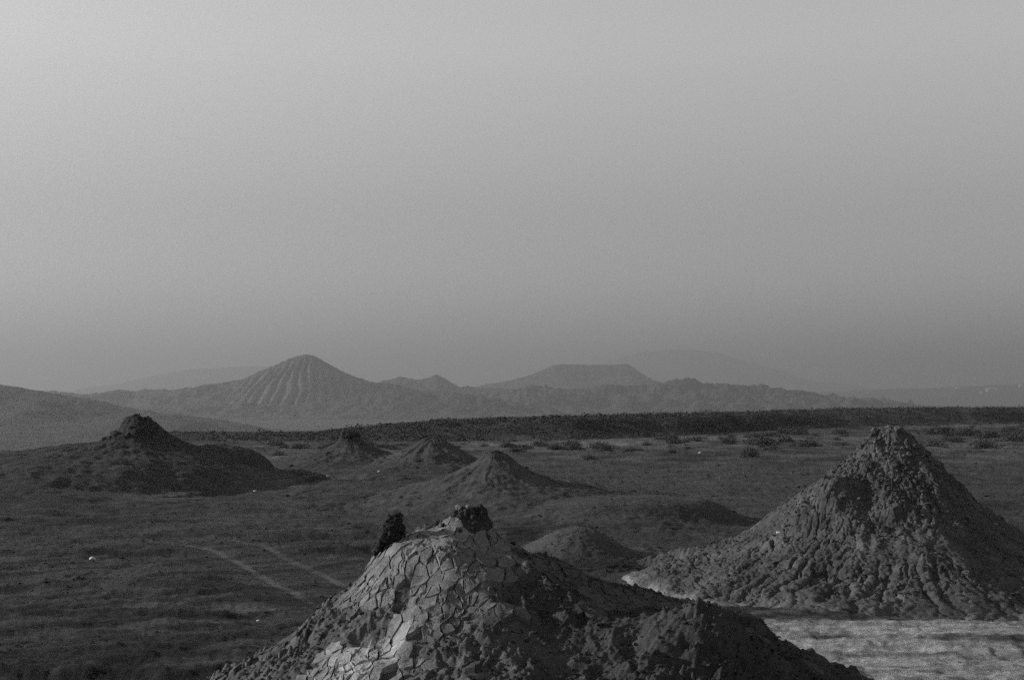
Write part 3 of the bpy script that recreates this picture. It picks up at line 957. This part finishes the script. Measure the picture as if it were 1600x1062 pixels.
MID = [(M1, "broad dark mud volcano with a rocky plug at the left", 170, 300, 700, .10, .35, 14),
       (M1r, "rounded shaded hump joined to the right of the broad left volcano", 120, 220, 710, .001, .0, 0),
       (M1f, "low dark knoll at the left edge below the broad volcano", 120, 220, 720, .001, .1, 0),
       (M2, "small mud volcano with a dark knobbly tip, second from left", 150, 240, 730, .09, .45, 10),
       (M3, "small smooth pointed mud volcano just behind the middle ridge", 140, 240, 740, .12, .15, 4),
       (M4, "wide skirted mud volcano with a sharp tip in the middle distance", 170, 300, 750, .07, .0, 7),
       (M5, "long low mud swell with a shaded front right of the middle volcano", 160, 300, 760, .001, .0, 0),
       (M6, "low pale mud dome behind the near mound", 160, 280, 770, .001, -.25, 0),
       (M8, "tiny dark mud hummock on the left plain", 60, 120, 780, .2, .2, 5)]
gm = np.random.default_rng(31)
for (md, label, nr, ntt, seed, plug, dark, nclod) in MID:
    root, _ = build_mound("mud_mound" if md in (M1r, M1f, M5, M6, M8) else "mud_volcano", label, md, nr, ntt, M_mound, mid_detail(seed, .35 if md is M8 else .45 if md in (M5, M6) else 1.0, plug), mid_tone(plug, dark, .8 if md in (M1, M1r, M1f) else 1.05 if md is M2 else 1.6 if md is M6 else 1.3), rpow=1.0)
    for k in range(nclod):
        a = gm.uniform(R(170), R(370)); r = plug * md.rmax * gm.uniform(.15, 1.0)
        x = md.cx + r * math.cos(a); y = md.cy + r * math.sin(a) * md.ky
        s = gm.uniform(.14, .32) * (.5 if md in (M4, M3) else .25 if md is M8 else 1)
        clod(root, md, x, y, float(md.z(np.array(x), np.array(y))) + s * .05, s, float(gm.uniform(.5, 1.0)), SMALL, gm)

# ------------------------------------------------------------------ surface height under small things
def surf(x, y):
    x = np.asarray(x, float); y = np.asarray(y, float)
    z = land_low(x, y) + relief(x, y)
    for m in ALL:
        zz, e = m.raw(x, y)
        z = np.where(e < .97, np.maximum(m.z(x, y), z - .55), z)
    return z

# ------------------------------------------------------------------ stones on the plain
STONES = [(145, 873, 6, "pale flat stone lying alone on the left plain"), (404, 967, 4, "small pale stone near the lower left tracks"),
          (398, 768, 3.5, "pale stone at the foot of the left volcano"), (592, 744, 3, "pale stone on the slope between two small volcanoes"),
          (1094, 709, 3, "tiny pale stone on the open plain right of the middle"), (1217, 833, 4.5, "pale stone on the left flank of the right cone"),
          (1556, 821, 4, "pale stone high on the right flank of the right cone"), (513, 745, 3.5, "pale stone on the near skirt of the second volcano")]
gs = np.random.default_rng(41)
for i, (px, py, hw, label) in enumerate(STONES):
    if i == 5: y = 37.5
    elif i == 6: y = 38.0
    else: y = EYE * F / (py - HOR)
    if i in (0, 1, 4): x = (px - 800) / F * y
    else:
        # walk along the sight line until it meets the land
        ds = np.linspace(26, 120, 3000); xs = (px - 800) / F * ds
        hit = np.argmax(surf(xs, ds) >= EYE - (py - HOR) / F * ds)
        y = float(ds[hit]); x = float(xs[hit])
    s = hw / F * y
    me = lump_mesh("stone", 800 + i, (1, .8, .55), .3, 2)
    me.materials.append(M_stone)
    o = link("stone", me)
    o.location = (x, y, float(surf(x, y)) + s * .25)
    o.scale = (s, s, s); o.rotation_euler = (0, 0, gs.uniform(0, 6))
    tag(o, label, "stone", "pale stones on the plain")

# ------------------------------------------------------------------ dark clods scattered over the plain
def plain_clods():
    g = np.random.default_rng(61)
    n = 22000
    py = 690 + 380 * g.random(n) ** 1.3
    d = EYE * F / (py - HOR)
    x = (g.uniform(-60, 1660, n) - 800) / F * d
    keep = g.uniform(-.4, .5, n) < fbm(x / 6, d / 4, 3, 63)
    keep &= ~((x > 2.5) & (d < 34.5))
    x, d = x[keep], d[keep]
    s = .85 * np.minimum(g.gamma(1.4, .013, len(x)) + .010, .11) * np.clip(d / 40, .7, 1.8)
    z = surf(x, d) + s * .15
    V, Fc = crumb_arrays(np.column_stack([x, d, z]), s, 64, .5)
    o = link("loose_clods", mesh_np("loose_clods", V, Fc, False, np.repeat(g.uniform(.25, .9, len(x)), 12)), M_mound)
    o["kind"] = "stuff"
    tag(o, "small loose mud clods strewn over the plain", "clods")
plain_clods()

# ------------------------------------------------------------------ scrub
def leaves(n, rx, rz, size, g, cush=.55):
    """leaf sized faces through a ragged cushion"""
    d = g.normal(size=(n, 3)); d /= np.linalg.norm(d, axis=1)[:, None]
    d[:, 2] = np.abs(d[:, 2])
    rad = g.random(n) ** cush
    lump = 1 + .45 * pn(d[:, 0] * 2 + 7, d[:, 1] * 2 + d[:, 2] * 2, int(g.integers(999)))
    c = d * (rad * lump)[:, None] * np.array([rx, rx, rz])
    u = g.normal(size=(n, 3)); u /= np.linalg.norm(u, axis=1)[:, None]
    w = np.cross(u, g.normal(size=(n, 3))); w /= np.linalg.norm(w, axis=1)[:, None]
    s = size * g.uniform(.6, 1.4, n)[:, None]
    V = np.stack([c - u * s, c + w * s * .45, c + u * s, c - w * s * .45], 1)
    return V.reshape(-1, 3), np.arange(n * 4).reshape(-1, 4)

def twigs(n, rx, rz, g):
    Vs, Fs = [], []
    for k in range(n):
        a = g.uniform(0, 6.28); e = g.uniform(.3, 1.0)
        tip = np.array([math.cos(a) * rx * e, math.sin(a) * rx * e, rz * g.uniform(.5, 1.05)])
        b = np.array([math.cos(a) * .05, math.sin(a) * .05, -.15])
        o = len(Vs) * 4
        s = np.array([-math.sin(a), math.cos(a), 0]) * .02; t = np.array([0, 0, .02])
        Vs.append(np.array([b + s, b - s, b + t, tip]))
        o = (len(Vs) - 1) * 4
        Fs += [(o, o + 1, o + 3), (o + 1, o + 2, o + 3), (o + 2, o, o + 3)]
    return np.concatenate(Vs), np.array(Fs)

gb = np.random.default_rng(71)
SHR = []
for k in range(5):
    V, f = leaves(800, 1.0, .75, .075, gb)
    a = mesh_np("shrub_foliage", V, f, False); a.materials.append(M_leaf)
    V, f = twigs(22, .95, .75, gb)
    b = mesh_np("shrub_stems", V, f, False); b.materials.append(M_twig)
    SHR.append((a, b))

def shrub(px, py, wpx, hpx, label, group):
    wpx *= 1.25; hpx *= 1.15
    d = EYE * F / (py - HOR)
    x = (px - 800) / F * d
    z = float(surf(x, d))
    root = empty("shrub", (x, d, z - .05), label, "shrub", group)
    k = int(gb.integers(5)); w = wpx / 2 / F * d; h = hpx / F * d
    for nm, me in (("foliage", SHR[k][0]), ("stems", SHR[k][1])):
        o = link(nm, me, None, root)
        o.scale = (w, w * .9, h / .75)
    root.rotation_euler = (0, 0, gb.uniform(0, 6.28))
    return root

BIG = [(1190, 695, 46, 12, "dark spreading shrub left of the right cone, leftmost of the clump"),
       (1226, 690, 34, 10, "low dark shrub in the middle of the clump left of the right cone"),
       (1262, 697, 46, 11, "wide dark shrub nearest the right cone's tip on its left"),
       (1172, 713, 24, 14, "lone twiggy shrub standing nearer on the open plain left of the right cone"),
       (1313, 679, 26, 9, "small shrub just above the left shoulder of the right cone"),
       (1470, 678, 60, 12, "long dark shrub just right of the right cone's tip"),
       (1510, 680, 44, 12, "dark shrub in the row right of the right cone, second from its tip"),
       (1545, 684, 40, 12, "dark shrub in the row right of the right cone, third from its tip"),
       (1585, 690, 40, 14, "dark shrub at the right picture edge"),
       (1538, 700, 50, 13, "nearer dark shrub low in the right hand scrub"),
       (1460, 698, 36, 10, "low shrub close to the right slope of the right cone"),
       (1490, 690, 30, 8, "small shrub under the row right of the right cone"),
       (846, 697, 30, 9, "dark shrub behind the tip of the middle volcano on its right"),
       (895, 703, 34, 11, "dark shrub beside the pale crust in the middle"),
       (937, 700, 38, 10, "dark shrub right of the pale crust in the middle"),
       (922, 718, 20, 9, "small shrub standing nearer on the plain below the pale crust"),
       (1053, 692, 34, 10, "dark shrub in the centre of the scrub line, under the bank"),
       (1085, 689, 28, 8, "shrub right beside the central scrub line shrub"),
       (1050, 708, 14, 7, "tiny shrub alone on the central plain"),
       (436, 712, 26, 9, "dark shrub between the left volcano and the second one"),
       (612, 702, 22, 7, "low shrub between the two small volcanoes")]
for b in BIG:
    shrub(*b, "shrubs on the flat below the bank")
def tuft_words(px):
    if px < 640: w = "between the left volcano and the small pointed one"
    elif px < 780: w = "behind the small pointed volcano and the middle tip"
    elif px < 1000: w = "right of the middle volcano's tip"
    elif px < 1200: w = "midway between the middle volcano and the right cone"
    elif px < 1400: w = "just left of the right cone's tip"
    else: w = "right of the right cone's tip"
    return "tiny low scrub tuft under the bank, " + w, "scrub tufts " + w
gq = np.random.default_rng(73)
for k in range(90):
    px = gq.uniform(430, 1610)
    if 1340 < px < 1450: continue
    lo = np.interp(px, BP, BB)
    py = lo + 3 + abs(gq.normal(0, 11))
    if px < 760: py = min(py, 700)
    w = gq.uniform(8, 30)
    shrub(px, py, w, w * gq.uniform(.2, .4), *tuft_words(px))

def bank_scrub():
    g = np.random.default_rng(81)
    n = 17000
    px = g.uniform(-80, 1700, n)
    bd = np.interp(px, BP, BD)
    t = g.random(n)
    d = bd + 1 + t * 34
    keep = g.random(n) < np.interp(px, [200, 270, 450, 650], [0, .25, .6, 1])
    keep &= g.uniform(-.7, .35, n) < fbm(px / 45, d / 6, 4, 83) * 1.3
    px, d = px[keep], d[keep]
    x = (px - 800) / F * d
    z = land_low(x, d) + relief(x, d)
    Vs, Fs, off = [], [], 0
    proto = [leaves(17, 1, .8, .25, g) for _ in range(12)]
    s = np.clip(g.gamma(2.2, .11, len(x)) + .15, .15, .9)
    for i in range(len(x)):
        V, f = proto[i % 12]
        a = g.uniform(0, 6.28)
        Rm = np.array([[math.cos(a), -math.sin(a), 0], [math.sin(a), math.cos(a), 0], [0, 0, .7]])
        Vs.append(V @ Rm.T * s[i] + np.array([x[i], d[i], z[i] - .05])); Fs.append(f + off); off += len(V)
    o = link("scrub_cover", mesh_np("scrub_cover", np.concatenate(Vs), np.concatenate(Fs), False), M_leaf)
    o["kind"] = "stuff"
    tag(o, "dense dark scrub covering the long bank across the plain", "scrub")
bank_scrub()

# ------------------------------------------------------------------ dusty air
def haze():
    x0, x1, y0, y1, z0, z1 = -17000, 17000, -17000, 17000, -90, 420
    V = [(a, b, c) for c in (z0, z1) for a, b in ((x0, y0), (x1, y0), (x1, y1), (x0, y1))]
    f = [(4, 5, 1, 0), (5, 6, 2, 1), (6, 7, 3, 2), (7, 4, 0, 3), (7, 6, 5, 4), (0, 1, 2, 3)]
    me = bpy.data.meshes.new("haze")
    me.from_pydata(V, [], [q[::-1] for q in f])
    m = bpy.data.materials.new("dusty_air")
    m.use_nodes = True
    n = m.node_tree.nodes
    n.clear()
    out = n.new("ShaderNodeOutputMaterial"); pv = n.new("ShaderNodeVolumePrincipled")
    pv.inputs["Color"].default_value = (.41, .41, .41, 1)
    pv.inputs["Density"].default_value = .00027
    pv.inputs["Anisotropy"].default_value = .35
    m.node_tree.links.new(pv.outputs[0], out.inputs["Volume"])
    me.materials.append(m)
    o = link("haze", me)
    o["kind"] = "stuff"
    o["label"] = "thin grey dust haze over the whole land"
haze()
